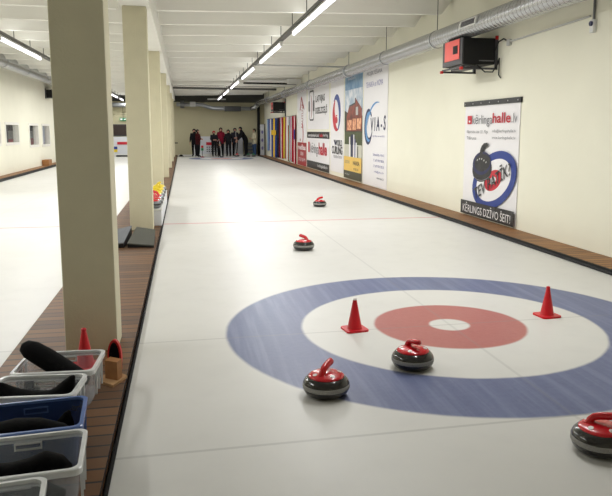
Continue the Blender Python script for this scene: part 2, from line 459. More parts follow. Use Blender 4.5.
# cross pipes
tag(obj('cross_pipe', tube(B(), [(-.425, 30.9, 3.6), (4.6, 30.9, 3.6)], .045, 8), M['darksteel']), 'dark thin pipe crossing above the far part of right sheet', 'pipe')
tag(obj('cross_pipe', tube(B(), [(-.425, 33.8, 3.62), (4.6, 33.8, 3.62)], .05, 8), M['tray']), 'grey thin pipe crossing the ceiling just beyond the dark pipe', 'pipe')
tag(obj('cross_pipe', tube(B(), [(2.2, 21, 3.58), (XR-.02, 21, 3.58)], .025, 8), M['tape']), 'pale thin pipe from the light track to the right wall', 'pipe')
tag(obj('cross_bar', box(B(), 1.5, 2.6, 41.88, 41.98, 3.44, 3.508, .01), M['white']), 'short white cross bar at the far end of the lamp track', 'bar')
t = thing('ceiling_gantry', 'white cross bar with box end hung at the ceiling before far duct', 'gantry', (4, 29.5, 3.5))
obj('bar', box(B(), 2.7, 5.05, 29.3, 29.5, 3.66, 3.73), M['white'], t)
obj('shadow_slot', box(B(), 2.6, 4.9, 29.52, 29.6, 3.58, 3.65), M['black'], t)
obj('bracket_box', box(B(), 4.45, 5.05, 29.1, 29.29, 3.58, 3.80, .01), M['white'], t)

# ------------------------------------------------------------------ heaters
def heater(x, y, z, label, L=.84, W=.62, H=.42, mirror=False):
    # x: wall face; front panel faces the rink
    s = -1
    t = thing('fan_heater', label, 'heater', (x, y, z), 'fan heaters on the walls')
    xf = x - W
    obj('casing', box(B(), xf+.03, x-.04, y, y+L, z, z+H, .008), M['black'], t)
    fr = obj('front_frame', box(B(), xf, xf+.03, y, y+L, z, z+H, .006), M['darkgrey'], t)
    obj('red_panel', box(B(), xf-.012, xf, y+.10, y+L-.12, z+.085, z+H-.01, .004), M['heaterred'], fr)
    obj('air_inlet', box(B(), xf-.02, xf-.012, y+.16, y+.34, z+.18, z+.31), M['black'], fr)
    bm = B()
    box(bm, x-.04, x, y-.03, y+.01, z-.08, z+H+.04); box(bm, x-.04, x, y+L-.02, y+L+.03, z-.08, z+H+.04)
    box(bm, xf-.02, x, y-.03, y+.01, z-.085, z-.055); box(bm, xf-.02, x, y+L-.02, y+L+.02, z-.085, z-.055)
    box(bm, xf, xf+.04, y-.03, y+L+.02, z-.055, z-.03); box(bm, xf+.15, xf+.35, y+.01, y+L-.02, z-.055, z-.028)
    obj('bracket', bm, M['darkgrey'], t)
    for (a, b) in ((xf, y-.01), (xf, y+L)):
        c = obj('red_cap', box(B(), a-.035, a+.01, b-.03, b+.03, z-.095, z-.05, .004), M['redfoam'], t)
    c = obj('red_cap', box(B(), x-.05, x-.005, y-.045, y-.02, z+H-.02, z+H+.035, .004), M['redfoam'], t)
    for k in range(5): obj('valve_fitting', box(B(), xf+.1, xf+.26, y+.1+k*.14, y+.16+k*.14, z-.027, z-.0), M['steel'], t)
    obj('latch_bar', box(B(), x-.32, x-.06, y-.02, y, z+.05, z+.065), M['steel'], t)
    return t
heater(XR-.002, 10.5, 2.68, 'black box heater with bright red front on right wall above rink poster')
tag(obj('power_cable', tube(B(), [(XR-.07, 10.44, 2.90), (XR-.08, 10.3, 3.02), (XR-.06, 10.17, 3.05), (XR-.065, 10.08, 3.02)], .012, 8), M['black']),
    'short black cable from the red heater to the wall conduit', 'cable')
tag(obj('power_cable', tube(B(), [(4.72, 10.44, 2.66), (4.85, 10.42, 2.55), (4.98, 10.40, 2.55), (5.05, 10.38, 2.67), (5.06, 10.34, 2.77), (5.07, 10.36, 2.50), (5.086, 10.32, 2.45)], .011, 8), M['black']),
    'thin black cable looping below the near red heater', 'cable')
h2 = heater(XR-.002, 34.2, 2.58, 'small far black heater with red front above the flags', L=.75, W=.62, H=.44)
tag(obj('wall_bracket', tube(B(), [(XR-.035, 33.9, 2.3), (XR-.035, 33.9, 3.2)], .03, 8), M['darksteel']), 'dark vertical bracket beside the far heater', 'bracket')
t = thing('fan_heater', 'black wall heater high on the left wall, beside nearest column', 'heater', (-5.85, 31.5, 3.05), 'fan heaters on the walls')
obj('casing', box(B(), -5.81, -5.2, 31.8, 32.6, 3.0, 3.34, .01), M['black'], t)
obj('front_frame', box(B(), -5.2, -5.17, 31.8, 32.6, 3.0, 3.34, .005), M['darkgrey'], t)
bm = box(B(), -5.848, -5.81, 31.75, 31.8, 2.95, 3.38); box(bm, -5.848, -5.2, 31.75, 31.8, 2.96, 2.99); obj('bracket', bm, M['darkgrey'], t)

# conduit on right wall
t = thing('wall_conduit', 'thin white conduit with round socket on the right wall beyond heater', 'conduit', (XR-.02, 9, 2.95))
obj('pipe', tube(B(), [(XR-.02, 10.03, 2.99), (XR-.02, 7.88, 3.035)], .014, 8), M['tape'], t)
obj('pipe', tube(B(), [(XR-.02, 7.8, 2.9), (XR-.02, 7.8, 3.95)], .016, 8), M['steel'], t)
bm = box(B(), XR-.05, XR-.002, 10.0, 10.1, 2.93, 3.03, .01); obj('junction_box', bm, M['tape'], t)
bm = box(B(), XR-.05, XR-.002, 7.76, 7.84, 2.82, 2.98, .005); s = obj('socket', bm, M['white'], t)
obj('socket_ring', tube(B(), [(XR-.05, 7.8, 2.93), (XR-.07, 7.8, 2.93)], .03, 16), M['navy'], s)

# ------------------------------------------------------------------ posters on the right wall (u runs towards the camera = -Y, v up, metres)
def textmesh(s, bold=0, shear=0):
    cu = bpy.data.curves.new('t', 'FONT'); cu.body = s; cu.size = 1; cu.offset = bold; cu.shear = shear
    cu.resolution_u = 3
    o = bpy.data.objects.new('t', cu); C.objects.link(o)
    dg = bpy.context.evaluated_depsgraph_get()
    me = bpy.data.meshes.new_from_object(o.evaluated_get(dg))
    bpy.data.objects.remove(o); bpy.data.curves.remove(cu)
    return me
class Flat:
    """a flat sheet; map(u, v, off) gives world points"""
    def __init__(s, name, label, cat, origin, U, V, N, w, h, m, group=None, thick=.012):
        s.o = Vector(origin); s.U = Vector(U); s.V = Vector(V); s.N = Vector(N); s.w = w; s.h = h; s.k = 0; s.th = thick
        s.root = thing(name, label, cat, s.P(w/2, 0, 0), group)
        s.sheet = s.rect('sheet', 0, 0, w, h, m, off0=0, off1=thick)
    def P(s, u, v, off=0): return s.o + s.U*u + s.V*v + s.N*off
    def lay(s): s.k += 1; return s.th + .0012*s.k
    def rect(s, name, u0, v0, u1, v1, m, off0=None, off1=None, parent=None):
        return s.poly(name, [(u0, v0), (u1, v0), (u1, v1), (u0, v1)], m, off0, off1, parent)
    def poly(s, name, pts, m, off0=None, off1=None, parent=None):
        if off1 is None: off1 = s.lay(); off0 = off1-.001
        bm = B(); a = [bm.verts.new(s.P(u, v, off0)) for u, v in pts]; b = [bm.verts.new(s.P(u, v, off1)) for u, v in pts]
        bm.faces.new(b); bm.faces.new(a[::-1]); n = len(a)
        for i in range(n): bm.faces.new((a[i], a[(i+1) % n], b[(i+1) % n], b[i]))
        bmesh.ops.recalc_face_normals(bm, faces=bm.faces)
        bmesh.ops.triangulate(bm, faces=[f for f in bm.faces if len(f.verts) > 4])
        return obj(name, bm, m, parent or s.root)
    def ell(s, name, cu, cv, a, b, th, m, parent=None, n=48):
        c, q = math.cos(th), math.sin(th)
        return s.poly(name, [(cu+a*math.cos(t)*c-b*math.sin(t)*q, cv+a*math.cos(t)*q+b*math.sin(t)*c) for t in [2*PI*k/n for k in range(n)]], m, parent=parent)
    def arc(s, name, cu, cv, r0, r1, a0, a1, sx, sy, m, th=0, n=30):   # band whose width tapers to both ends
        out, inn = [], []
        c, q = math.cos(th), math.sin(th)
        for k in range(n+1):
            t = k/n; a = a0+(a1-a0)*t; w = (r1-r0)*math.sin(PI*(.06+.9*t))
            for lst, r in ((out, r1), (inn, r1-w)):
                x, y = r*math.cos(a)*sx, r*math.sin(a)*sy
                lst.append((cu+x*c-y*q, cv+x*q+y*c))
        return s.poly(name, out+inn[::-1], m)
    def text(s, body, u, v, w, h, m, bold=0, rot=0, shear=0, vertical=False, parent=None):
        me = textmesh(body, bold, shear)
        xs = [p.co.x for p in me.vertices]; ys = [p.co.y for p in me.vertices]
        x0, x1, y0, y1 = min(xs), max(xs), min(ys), max(ys)
        off = s.lay(); c, q = math.cos(rot), math.sin(rot)
        bm = B(); bm.from_mesh(me); bpy.data.meshes.remove(me)
        for p in bm.verts:
            a = (p.co.x-x0)/(x1-x0)*w; b = (p.co.y-y0)/(y1-y0)*h
            p.co = s.P(u+a*c-b*q, v+a*q+b*c, off)
        return obj('lettering', bm, m, parent or s.root)
def wallposter(name, label, y_far, y_near, z0, z1, m, group=None):
    return Flat(name, label, 'poster', (XR-.003, y_far, z0), (0, -1, 0), (0, 0, 1), (-1, 0, 0), y_far-y_near, z1-z0, m, group)
GP = 'large posters along the right wall'
# --- rink poster
p = wallposter('advertising_poster', 'white poster with black curling stone over blue and red target, nearest on right wall', 11.68, 9.61, .09, 2.06, M['poster'], GP)
w, h = p.w, p.h
def U(u): return u*w
def Vv(v): return v*h
p.rect('top_batten', -.03, h-.03, w+.04, h+.055, M['posterblack'], 0, .03)
for k in range(7): p.ell('screw', .03+k*w/6.2, h+.012, .012, .012, 0, M['tape'], n=10).location += Vector((-.02, 0, 0))
p.rect('logo_square', U(.06), Vv(.825), U(.15), Vv(.90), M['posterred'])
p.ell('logo_stone', U(.105), Vv(.848), .035, .02, 0, M['poster'], n=20)
p.text('kērlinga', U(.165), Vv(.80), U(.385), Vv(.105), M['postergrey'])
p.text('halle', U(.555), Vv(.83), U(.31), Vv(.085), M['posterred'], bold=.016)
p.text('.lv', U(.885), Vv(.83), U(.085), Vv(.075), M['postergrey'])
p.text('Biķernieku iela 121, Rīga', U(.06), Vv(.735), U(.42), Vv(.036), M['postergrey'])
p.text('Tālrunis', U(.06), Vv(.685), U(.20), Vv(.030), M['postergrey'])
p.text('info@kerlingahalle.lv', U(.56), Vv(.745), U(.40), Vv(.032), M['postergrey'])
p.text('www.kerlingahalle.lv', U(.56), Vv(.69), U(.40), Vv(.030), M['postergrey'])
cu, cv, th = U(.61), Vv(.345), math.radians(18)
p.ell('target_blue_ring', cu, cv, .84, .455, th, M['posterblue'])
p.ell('target_white_ring', cu, cv, .66, .33, th, M['poster'])
p.ell('target_red_ring', cu, cv, .33, .165, th, M['posterred'])
p.ell('target_button', cu, cv, .12, .06, th, M['poster'])
su, sv = U(.40), Vv(.445)
p.ell('stone_picture', su, sv-.03, .39, .22, .12, M['posterblack'])
p.ell('stone_picture', su-.01, sv+.07, .37, .20, .12, M['navy'])
p.ell('stone_picture', su+.01, sv+.08, .31, .15, .12, M['posterblack'])
p.poly('stone_handle_picture', [(su-.10, sv+.20), (su+.0, sv+.22), (su+.07, sv+.33), (su+.21, sv+.37), (su+.20, sv+.43), (su+.06, sv+.42), (su-.03, sv+.37), (su-.09, sv+.29)], M['posterblack'])
p.arc('stone_highlight_picture', su, sv-.02, .36, .385, PI*1.15, PI*1.85, 1.08, .55, M['postergrey'], .1)
for k in range(5): p.ell('highlight', su-.18+k*.09, sv+.12+.03*math.sin(k), .025, .012, .5, M['tape'], n=12)
p.text('TEV PATĪK?', U(.30), Vv(.15), 1.42, .26, M['posterblack'], bold=.01, rot=math.radians(22), shear=.2)
p.rect('bottom_band', 0, 0, w, Vv(.125), M['posterblack'])
p.text('KĒRLINGS DZĪVO ŠEIT!', U(.05), Vv(.02), U(.90), Vv(.090), M['poster'])
# --- VIA-S
p = wallposter('advertising_poster', 'tall white poster with dark blue VIA-S lettering and ring logo', 18.86, 16.54, .08, 3.5, M['poster'], GP)
w, h = p.w, p.h
p.text('PROJEKTĒŠANA', .30, h*.875, 1.5, .16, M['navy'])
p.text('TEHNIKA un NOMA', .25, h*.79, 1.65, .15, M['violet'])
p.arc('ring_logo', .52, h*.475, .20, .50, PI*.25, PI*1.95, .85, 1.0, M['navy'], -.15)
p.arc('ring_logo', .56, h*.475, .24, .42, PI*.35, PI*1.7, .85, 1.0, M['ltblue'], -.15)
p.arc('swoosh', 1.35, h*.42, .92, 1.0, PI*.42, PI*.92, 1.0, .85, M['ltblue'])
p.text('V I A - S', .78, h*.435, 1.42, .38, M['navy'], bold=.02, rot=.03, shear=.12)
p.text('ceļu būve un remonts', .95, h*.39, 1.15, .07, M['violet'])
for k, s in enumerate(['Sabiedrība VIA-S', 'T. 67 810 816', 'F. 67 810 810', 'info@via-s.lv']):
    p.text(s, 1.05+.05*k, h*(.245-.045*k), 1.05-.05*k, .07, M['violet'])
p.text('www.via-s.lv', 1.45, h*.065, .65, .07, M['navy'])
# --- building poster
p = wallposter('advertising_poster', 'tall poster with blue sky, red lit house, columns and yellow band', 21.16, 18.98, .11, 3.53, M['poster'], GP)
w, h = p.w, p.h
def printed(name, c1, c2, sc_):
    m = bpy.data.materials.new(name); m.use_nodes = True; t = NT(m); b = t.n['Principled BSDF']
    tc = t.new('ShaderNodeTexCoord').outputs['Object']
    t.l.new(t.mix(t.ramp(t.noise(tc, sc_, 4, .6), .38, .66), c1, c2), b.inputs['Base Color']); b.inputs['Roughness'].default_value = .5
    return m
skyt = printed('printed_sky_top', rgb(92, 136, 174), rgb(150, 176, 198), 1.5); skyb = printed('printed_sky_low', rgb(160, 182, 202), rgb(228, 230, 234), 2.2)
grass = mat('printed_lawn', rgb(74, 84, 46), .5, var=.2); brk = printed('printed_red_house', rgb(150, 66, 46), rgb(96, 44, 34), 3)
glow = printed('printed_lit_windows', rgb(242, 186, 142), rgb(176, 96, 66), 6); yel = mat('printed_yellow', rgb(236, 196, 98), .5)
olive = mat('printed_olive', rgb(66, 66, 44), .5); trees = mat('printed_trees', rgb(52, 58, 40), .5, var=.3)
p.rect('sky_picture', 0, h*.70, w, h, skyt); p.rect('sky_picture', 0, h*.5, w, h*.80, skyb)
p.text('Rezidence pilsētā', .35, h*.935, 1.2, .12, M['poster'])
p.text('www.dzivo.lv', .4, h*.885, .9, .10, M['poster'])
p.rect('lawn_picture', 0, h*.30, w, h*.47, grass)
p.poly('trees_picture', [(0, h*.42), (w, h*.42), (w, h*.56), (w*.8, h*.60), (w*.6, h*.55), (w*.3, h*.58), (0, h*.62)], trees)
p.poly('house_picture', [(w*.12, h*.43), (w*.98, h*.43), (w*.98, h*.62), (w*.62, h*.72), (w*.60, h*.68), (w*.28, h*.66), (w*.12, h*.56)], brk)
p.rect('house_window_picture', w*.18, h*.44, w*.42, h*.53, glow); p.rect('house_window_picture', w*.48, h*.44, w*.66, h*.54, glow)
p.rect('house_window_picture', w*.72, h*.45, w*.95, h*.54, glow); p.rect('house_window_picture', w*.66, h*.57, w*.78, h*.64, M['tape']); p.poly('house_roof_picture', [(w*.28, h*.66), (w*.60, h*.68), (w*.62, h*.72), (w*.66, h*.72), (w*.62, h*.665), (w*.28, h*.645)], M['darkgrey'])
pale = mat('printed_pale_ground', rgb(206, 204, 190), .5)
p.rect('terrace_picture', 0, h*.195, w, h*.31, pale)
for a, b, tt, mm in ((.30, .36, .38, M['poster']), (.40, .52, .40, M['navy']), (.55, .60, .40, M['poster']), (.62, .66, .36, M['violet']), (.68, .74, .33, M['poster']), (.78, .82, .30, M['posterblack'])):
    p.rect('column_picture', w*a, h*.2, w*b, h*tt, mm)
p.rect('yellow_band', 0, h*.065, w, h*.20, yel)
p.text('DZINTARI', w*.08, h*.135, w*.26, .10, M['postergrey']); p.text('HANSA', w*.55, h*.13, w*.35, .13, M['posterblack'], bold=.02)
p.text('67 555 550', w*.58, h*.085, w*.26, .07, M['posterblack'])
p.rect('olive_band', 0, 0, w, h*.07, olive); p.text('www.hansa.lv', w*.06, h*.03, w*.3, .07, M['tape'])
# --- curling tour poster
p = wallposter('advertising_poster', 'tall white poster with red and blue swirl and black lettering beneath', 23.32, 21.35, .20, 3.48, M['poster'], GP)
w, h = p.w, p.h
cx, cy = w*.50, h*.60
p.arc('blue_swirl', cx-.02, cy+.02, .38, .74, -PI*.38, PI*.80, .80, .84, M['posterblue'], -.10)
p.arc('red_swirl', cx-.05, cy-.04, .22, .66, PI*.62, PI*1.62, .90, .84, M['posterred'], 0)
p.ell('swirl_stone', cx-.06, cy-.22, .20, .11, 0, M['posterred'])
p.poly('swirl_handle', [(cx-.20, cy-.14), (cx-.14, cy-.05), (cx+.08, cy-.05), (cx+.08, cy-.09), (cx-.10, cy-.10), (cx-.14, cy-.15)], M['posterred'])
p.poly('arrow_mark', [(w*.28, h*.33), (w*.36, h*.33), (w*.46, h*.29), (w*.38, h*.275)], M['navy'])
p.text('WORLD', w*.42, h*.27, w*.50, .20, M['posterblack'], bold=.015)
p.text('CURLING', w*.14, h*.185, w*.80, .27, M['posterblack'], bold=.02)
p.text('FEDERATION', w*.28, h*.145, w*.62, .09, M['postergrey'])
# --- railway poster
p = wallposter('advertising_poster', 'white poster with rounded frame logo and black two line railway lettering', 27.8, 23.62, 1.65, 3.36, M['poster'], GP)
w, h = p.w, p.h
def rrect(c0, c1, a, b, r, n=6):
    pts = []
    for (x, y, s) in ((b[0]-r, b[1]-r, 0), (a[0]+r, b[1]-r, PI/2), (a[0]+r, a[1]+r, PI), (b[0]-r, a[1]+r, 1.5*PI)):
        pts += [(x+r*math.cos(s+PI/2*k/n), y+r*math.sin(s+PI/2*k/n)) for k in range(n+1)]
    return pts
p.poly('logo_frame', rrect(0, 0, (w*.10, h*.20), (w*.33, h*.90), .15), M['posterblack'])
p.poly('logo_frame', rrect(0, 0, (w*.12, h*.235), (w*.31, h*.865), .12), M['poster'])
p.arc('logo_curve', w*.16, h*.52, .30, .44, -PI*.42, PI*.42, .8, 1.1, M['brick'])
p.rect('logo_bar', w*.06, h*.42, w*.13, h*.66, M['posterblack']); p.rect('logo_bar', w*.29, h*.42, w*.36, h*.66, M['posterblack'])
p.text('LATVIJAS', w*.42, h*.56, w*.42, h*.19, M['posterblack'], bold=.02)
p.text('DZELZCEĻŠ', w*.42, h*.30, w*.52, h*.22, M['posterblack'], bold=.02)
# --- second kerlingahalle poster
p = wallposter('advertising_poster', 'wide white poster with black bands and grey and red rink name, below the railway poster', 27.92, 23.5, .09, 1.55, M['poster'], GP)
w, h = p.w, p.h
p.rect('top_band', 0, h*.83, w, h, M['posterblack'])
p.text('www.facebook.com/', w*.05, h*.865, w*.52, h*.09, M['poster'], bold=.01); p.text('halle', w*.60, h*.865, w*.14, h*.09, M['posterred'], bold=.02); p.text('kerling', w*.75, h*.865, w*.2, h*.09, M['poster'])
p.rect('logo_square', w*.06, h*.43, w*.14, h*.72, M['posterred'])
p.text('kērlinga', w*.18, h*.34, w*.38, h*.36, M['postergrey']); p.text('halle', w*.57, h*.40, w*.34, h*.32, M['posterred'], bold=.03)
p.rect('bottom_band', 0, 0, w, h*.20, M['posterblack']); p.text('kerlingahalle.lv', w*.52, h*.05, w*.42, h*.11, M['poster'])
# --- red and white tall poster
p = wallposter('advertising_poster', 'tall narrow white poster with upright red marks over a dark red block', 30.38, 28.08, .08, 3.32, M['poster'], GP)
w, h = p.w, p.h
p.rect('red_block', 0, 0, w, h*.31, M['brick'])
p.text('medības', w*.08, h*.21, w*.84, .24, M['poster'], bold=.02); p.text('UN', w*.35, h*.135, w*.3, .16, M['poster']); p.text('CEĻOJUMI', w*.14, h*.05, w*.74, .18, M['poster'])
p.text('ŠAUTUVE', w*.66, h*.50, 1.05, .5, M['brick'], rot=PI/2)
p.poly('red_mark', [(w*.3, h*.74), (w*.38, h*.74), (w*.52, h*.92), (w*.46, h*.92)], M['brick'])
p.poly('red_mark', [(w*.52, h*.92), (w*.46, h*.92), (w*.62, h*.78), (w*.78, h*.74), (w*.76, h*.78)], M['brick'])
p.arc('red_mark', w*.55, h*.42, .25, .38, -PI*.6, PI*.6, .8, 1.2, M['posterred'])
p.ell('red_mark', w*.35, h*.345, .08, .06, 0, M['brick'], n=12)

# ------------------------------------------------------------------ flags
FC = dict(lb=rgb(150, 178, 210), bl=rgb(38, 66, 140), nv=rgb(30, 30, 58), ye=rgb(235, 190, 50), rd=rgb(196, 30, 48), mr=rgb(110, 26, 44),
          wh=rgb(226, 222, 222), gr=rgb(44, 130, 92), bk=rgb(30, 26, 34), cr=rgb(190, 24, 60))
FM = {k: mat('flag_cloth_'+k, v, .8, .2, var=.08, vscale=4) for k, v in FC.items()}
flags = [  # far y, near y, bottom z, stripes, label
    (39.9, 38.0, .45, ['lb', 'bl', 'wh'], 'pale blue and white hanging flag, farthest of the flags'),
    (37.9, 35.6, .15, ['bl', 'ye', 'bl'], 'blue hanging flag with a yellow cross'),
    (35.5, 34.4, .20, ['nv', 'bk', 'mr'], 'black and dark red hanging flag beside the blue one'),
    (34.35, 33.4, .20, ['wh', 'rd', 'mr'], 'white, red and dark red narrow hanging flag'),
    (33.35, 32.75, .25, ['ye', 'ye', 'gr'], 'yellow hanging flag with a green edge'),
    (32.7, 31.9, .22, ['rd', 'wh', 'wh'], 'red and white hanging flag next to the yellow one'),
    (31.85, 31.35, .15, ['gr', 'rd', 'gr'], 'green and red hanging flag with white top patch'),
    (31.3, 30.9, .20, ['wh', 'lb', 'rd'], 'white and red thin hanging flag next to the green one'),
    (30.85, 30.35, .18, ['wh', 'nv', 'rd'], 'navy, white and red hanging flag second nearest of the flags'),
    (30.3, 29.75, .12, ['cr', 'wh', 'cr'], 'crimson hanging flag with white fold, nearest the posters')]
for i, (ya, yb, zb, st, lb) in enumerate(flags):
    ya = 30.65+(ya-29.75)*1.05; yb = 30.65+(yb-29.75)*1.05
    t = thing('hanging_flag', lb, 'flag', (XR, (ya+yb)/2, zb), 'flags hanging on the right wall')
    n = 24
    for s_, c_ in enumerate(st):
        bm = B(); rows = []
        for j in range(9):
            z = 2.27 + (zb-2.27)*j/8; row = []
            for q in range(n//3+1):
                u = (s_+q/(n/3))/3
                y = ya+(yb-ya)*(u*(1-.10*j/8)+.05*j/8) + .02*math.sin(j*.9+i)
                x = XR-.06-.035*math.sin(u*PI*6+i)*(.4+.6*j/8)
                row.append(bm.verts.new((x, y, z - (.06*abs(math.sin(u*7+i)) if j == 8 else 0))))
            rows.append(row)
        for a, b in zip(rows, rows[1:]):
            for q in range(len(a)-1): bm.faces.new((a[q], a[q+1], b[q+1], b[q]))
        obj('cloth_stripe', bm, FM[c_], t, smooth=True)
    if i == 1: obj('cross_bar', box(B(), XR-.115, XR-.105, yb+.2, ya-.2, 1.35, 1.62), FM['ye'], t)
    if i == 6: obj('patch', box(B(), XR-.115, XR-.105, yb, ya+.15, 1.85, 2.25), FM['wh'], t); 
    if i == 9: obj('patch', box(B(), XR-.115, XR-.105, yb-.05, yb+.2, 1.2, 1.65), FM['bl'], t)
    obj('hem_rod', tube(B(), [(XR-.05, ya, 2.28), (XR-.05, yb, 2.28)], .015, 6), M['steel'], t)

# ------------------------------------------------------------------ curling stones
def stone(x, y, rz, label, s=1.0, body='gran', low='grand', handle='red', z0=0.0, group='curling stones on the right sheet', band='band'):
    t = thing('curling_stone', label, 'curling stone', (x, y, z0), group)
    R, H = .1425*s, .114*s
    low_p = [(0, .0), (.062, .0), (.066, .004), (.100, .003), (.118, .010), (.130, .021), (.138, .034), (.1412, .046)]
    band_p = [(.1412, .046), (.1430, .048), (.1430, .0695), (.1412, .071)]
    up_p = [(.1412, .071), (.139, .079), (.132, .090), (.121, .101), (.106, .109), (.088, .114), (.03, .116), (0, .116)]
    ZS = 1.09
    S = lambda pr: [(r*s, hh*s*ZS) for r, hh in pr]
    obj('stone_body', lathe(lathe(B(), S(low_p), (x, y, z0)), S(up_p), (x, y, z0)), M[body], t, smooth=True)
    obj('striking_band', lathe(B(), S(band_p), (x, y, z0)), M[band], t, smooth=True)
    cap = obj('handle_cap', lathe(B(), S([(0.0, .112), (.108, .1065), (.110, .1095), (.107, .1145), (.094, .1215), (.068, .128), (.035, .132), (0, .133)]), (x, y, z0)), M[handle], t, smooth=True)
    # gooseneck handle: rises at the front, runs back
    c, q = math.cos(rz), math.sin(rz)
    hp = [(-.058, .116, .030), (-.055, .132, .022), (-.049, .150, .0185), (-.034, .165, .018), (-.008, .173, .0185), (.02, .177, .019), (.048, .181, .0195), (.068, .184, .018), (.077, .185, .009)]
    bm = tube(B(), [(x+a*s*c, y+a*s*q, z0+b*s*1.04) for a, b, r in hp], [r*s*1.15 for a, b, r in hp], 14, flat=.8)
    g = obj('handle_grip', bm, M[handle], t, smooth=True)
    for ang in (.9, 2.6, 4.1, 5.4):
        if s < .9: break
        a = ang+rz; r0 = .080
        bm = B(); m4 = Matrix.Translation((x+r0*math.cos(a), y+r0*math.sin(a), .1375)) @ Matrix.Rotation(a, 4, 'Z') @ Matrix.Rotation(.27, 4, 'Y')
        bmesh.ops.create_cone(bm, cap_ends=True, segments=20, radius1=.0135, radius2=.0135, depth=.003, matrix=m4)
        obj('white_sticker', bm, M['redstick'], t)
    return t
stone(.809, 3.808, math.radians(52), 'red-handled dark curling stone at the lower left edge of the blue ring')
stone(1.48, 4.15, math.radians(-72), 'red-handled dark curling stone inside the rings beside the red centre')
stone(1.546, 8.76, math.radians(128), 'red-handled curling stone standing on open ice short of the red line')
stone(2.788, 13.84, math.radians(15), 'smallest farthest red-handled curling stone, just beyond the red line')
stone(2.006, 2.818, math.radians(-36), 'red-handled curling stone cut by the right edge of the photo')

# ------------------------------------------------------------------ cones
def cone(x, y, z0, label, rz=0, s=1.0, mt='cone', group='red training cones'):
    t = thing('traffic_cone', label, 'cone', (x, y, z0), group)
    a = .100*s; c, q = math.cos(rz), math.sin(rz)
    def R2(u, v): return (x+u*c-v*q, y+u*q+v*c)
    pts = []
    for sx, sy, s0 in ((1, 1, 0), (-1, 1, PI/2), (-1, -1, PI), (1, -1, 1.5*PI)):
        pts += [((a-.03)*sx+.03*math.cos(s0+k*PI/8), (a-.03)*sy+.03*math.sin(s0+k*PI/8)) for k in range(5)]
    bm = B(); hexa(bm, [R2(u, v)+(z0,) for u, v in pts], [R2(u*.98, v*.98)+(z0+.014,) for u, v in pts])
    obj('cone_base', bm, M[mt], t)
    obj('cone_body', lathe(B(), [(.066*s, .013), (.061*s, .022), (.016*s, .262*s), (.014*s, .27*s), (.007*s, .272*s)], (x, y, z0), 32), M[mt], t, smooth=True)
    obj('cone_tip', lathe(B(), [(.0175*s, .262*s), (.0175*s, .276*s), (.010*s, .280*s), (.0, .276*s)], (x, y, z0), 20), M['redstick'] if mt == 'cone' and y < 5.1 and x > 0 else M[mt], t, smooth=True)
cone(1.31, 5.07, 0, 'red plastic cone left of the red centre ring, with pale tip', .15, .94)
cone(3.05, 5.13, 0, 'red plastic cone right of the red centre ring', .1, .94)
cone(-.66, 4.42, PT, 'dark red cone on the plank walkway behind the clear bins', .1, .94)

# ------------------------------------------------------------------ wooden delivery aid by the bins
t = thing('wooden_stand', 'pale wooden board with upright block and red rimmed black pad beside bins', 'wooden stand', (-0.470, 4.150, PT))
obj('board', hexa(B(), [(-0.560, 4.130, PT), (-0.450, 4.020, PT), (-0.380, 4.170, PT), (-0.480, 4.300, PT)], [(-0.560, 4.130, PT+.016), (-0.450, 4.020, PT+.016), (-0.380, 4.170, PT+.016), (-0.480, 4.300, PT+.016)]), M['wood'], t)
z0 = PT+.017
obj('block', hexa(B(), [(-0.507, 4.145, z0), (-0.430, 4.090, z0), (-0.407, 4.150, z0), (-0.480, 4.205, z0)], [(-0.507, 4.145, z0+.115), (-0.430, 4.090, z0+.115), (-0.407, 4.150, z0+.115), (-0.480, 4.205, z0+.115)]), M['wood2'], t)
# pad: upright oval leaning on the block
def pad(bm, half, hgt, off, thick, base, lean=.18, th=-.25):
    c, q = math.cos(th), math.sin(th); n = 28; f, b = [], []
    for k in range(n):
        a = 2*PI*k/n; u = half*math.cos(a); v = hgt/2 + hgt/2*math.sin(a)
        if v < hgt*.25: u = half*(.9 if math.cos(a) > 0 else -.9)*min(1, abs(math.cos(a))*1.6)
        for lst, o_ in ((f, off), (b, off+thick)):
            lst.append(bm.verts.new((base[0]+u*c - (o_+v*lean)*q*-1*0 + (o_)*(-q), base[1]+u*q+(o_)*c + v*lean*.3, base[2]+v)))
    bm.faces.new(f[::-1]); bm.faces.new(b)
    for k in range(n): bm.faces.new((f[k], f[(k+1) % n], b[(k+1) % n], b[k]))
    bmesh.ops.recalc_face_normals(bm, faces=bm.faces); return bm
pb = (-0.457, 4.215, z0)
r_ = obj('pad_rim', pad(B(), .044, .215, 0, .022, pb), M['redfoam'], t)
obj('pad_face', pad(B(), .032, .185, -.006, .006, (pb[0], pb[1], pb[2]+.014)), M['blackfab'], r_)

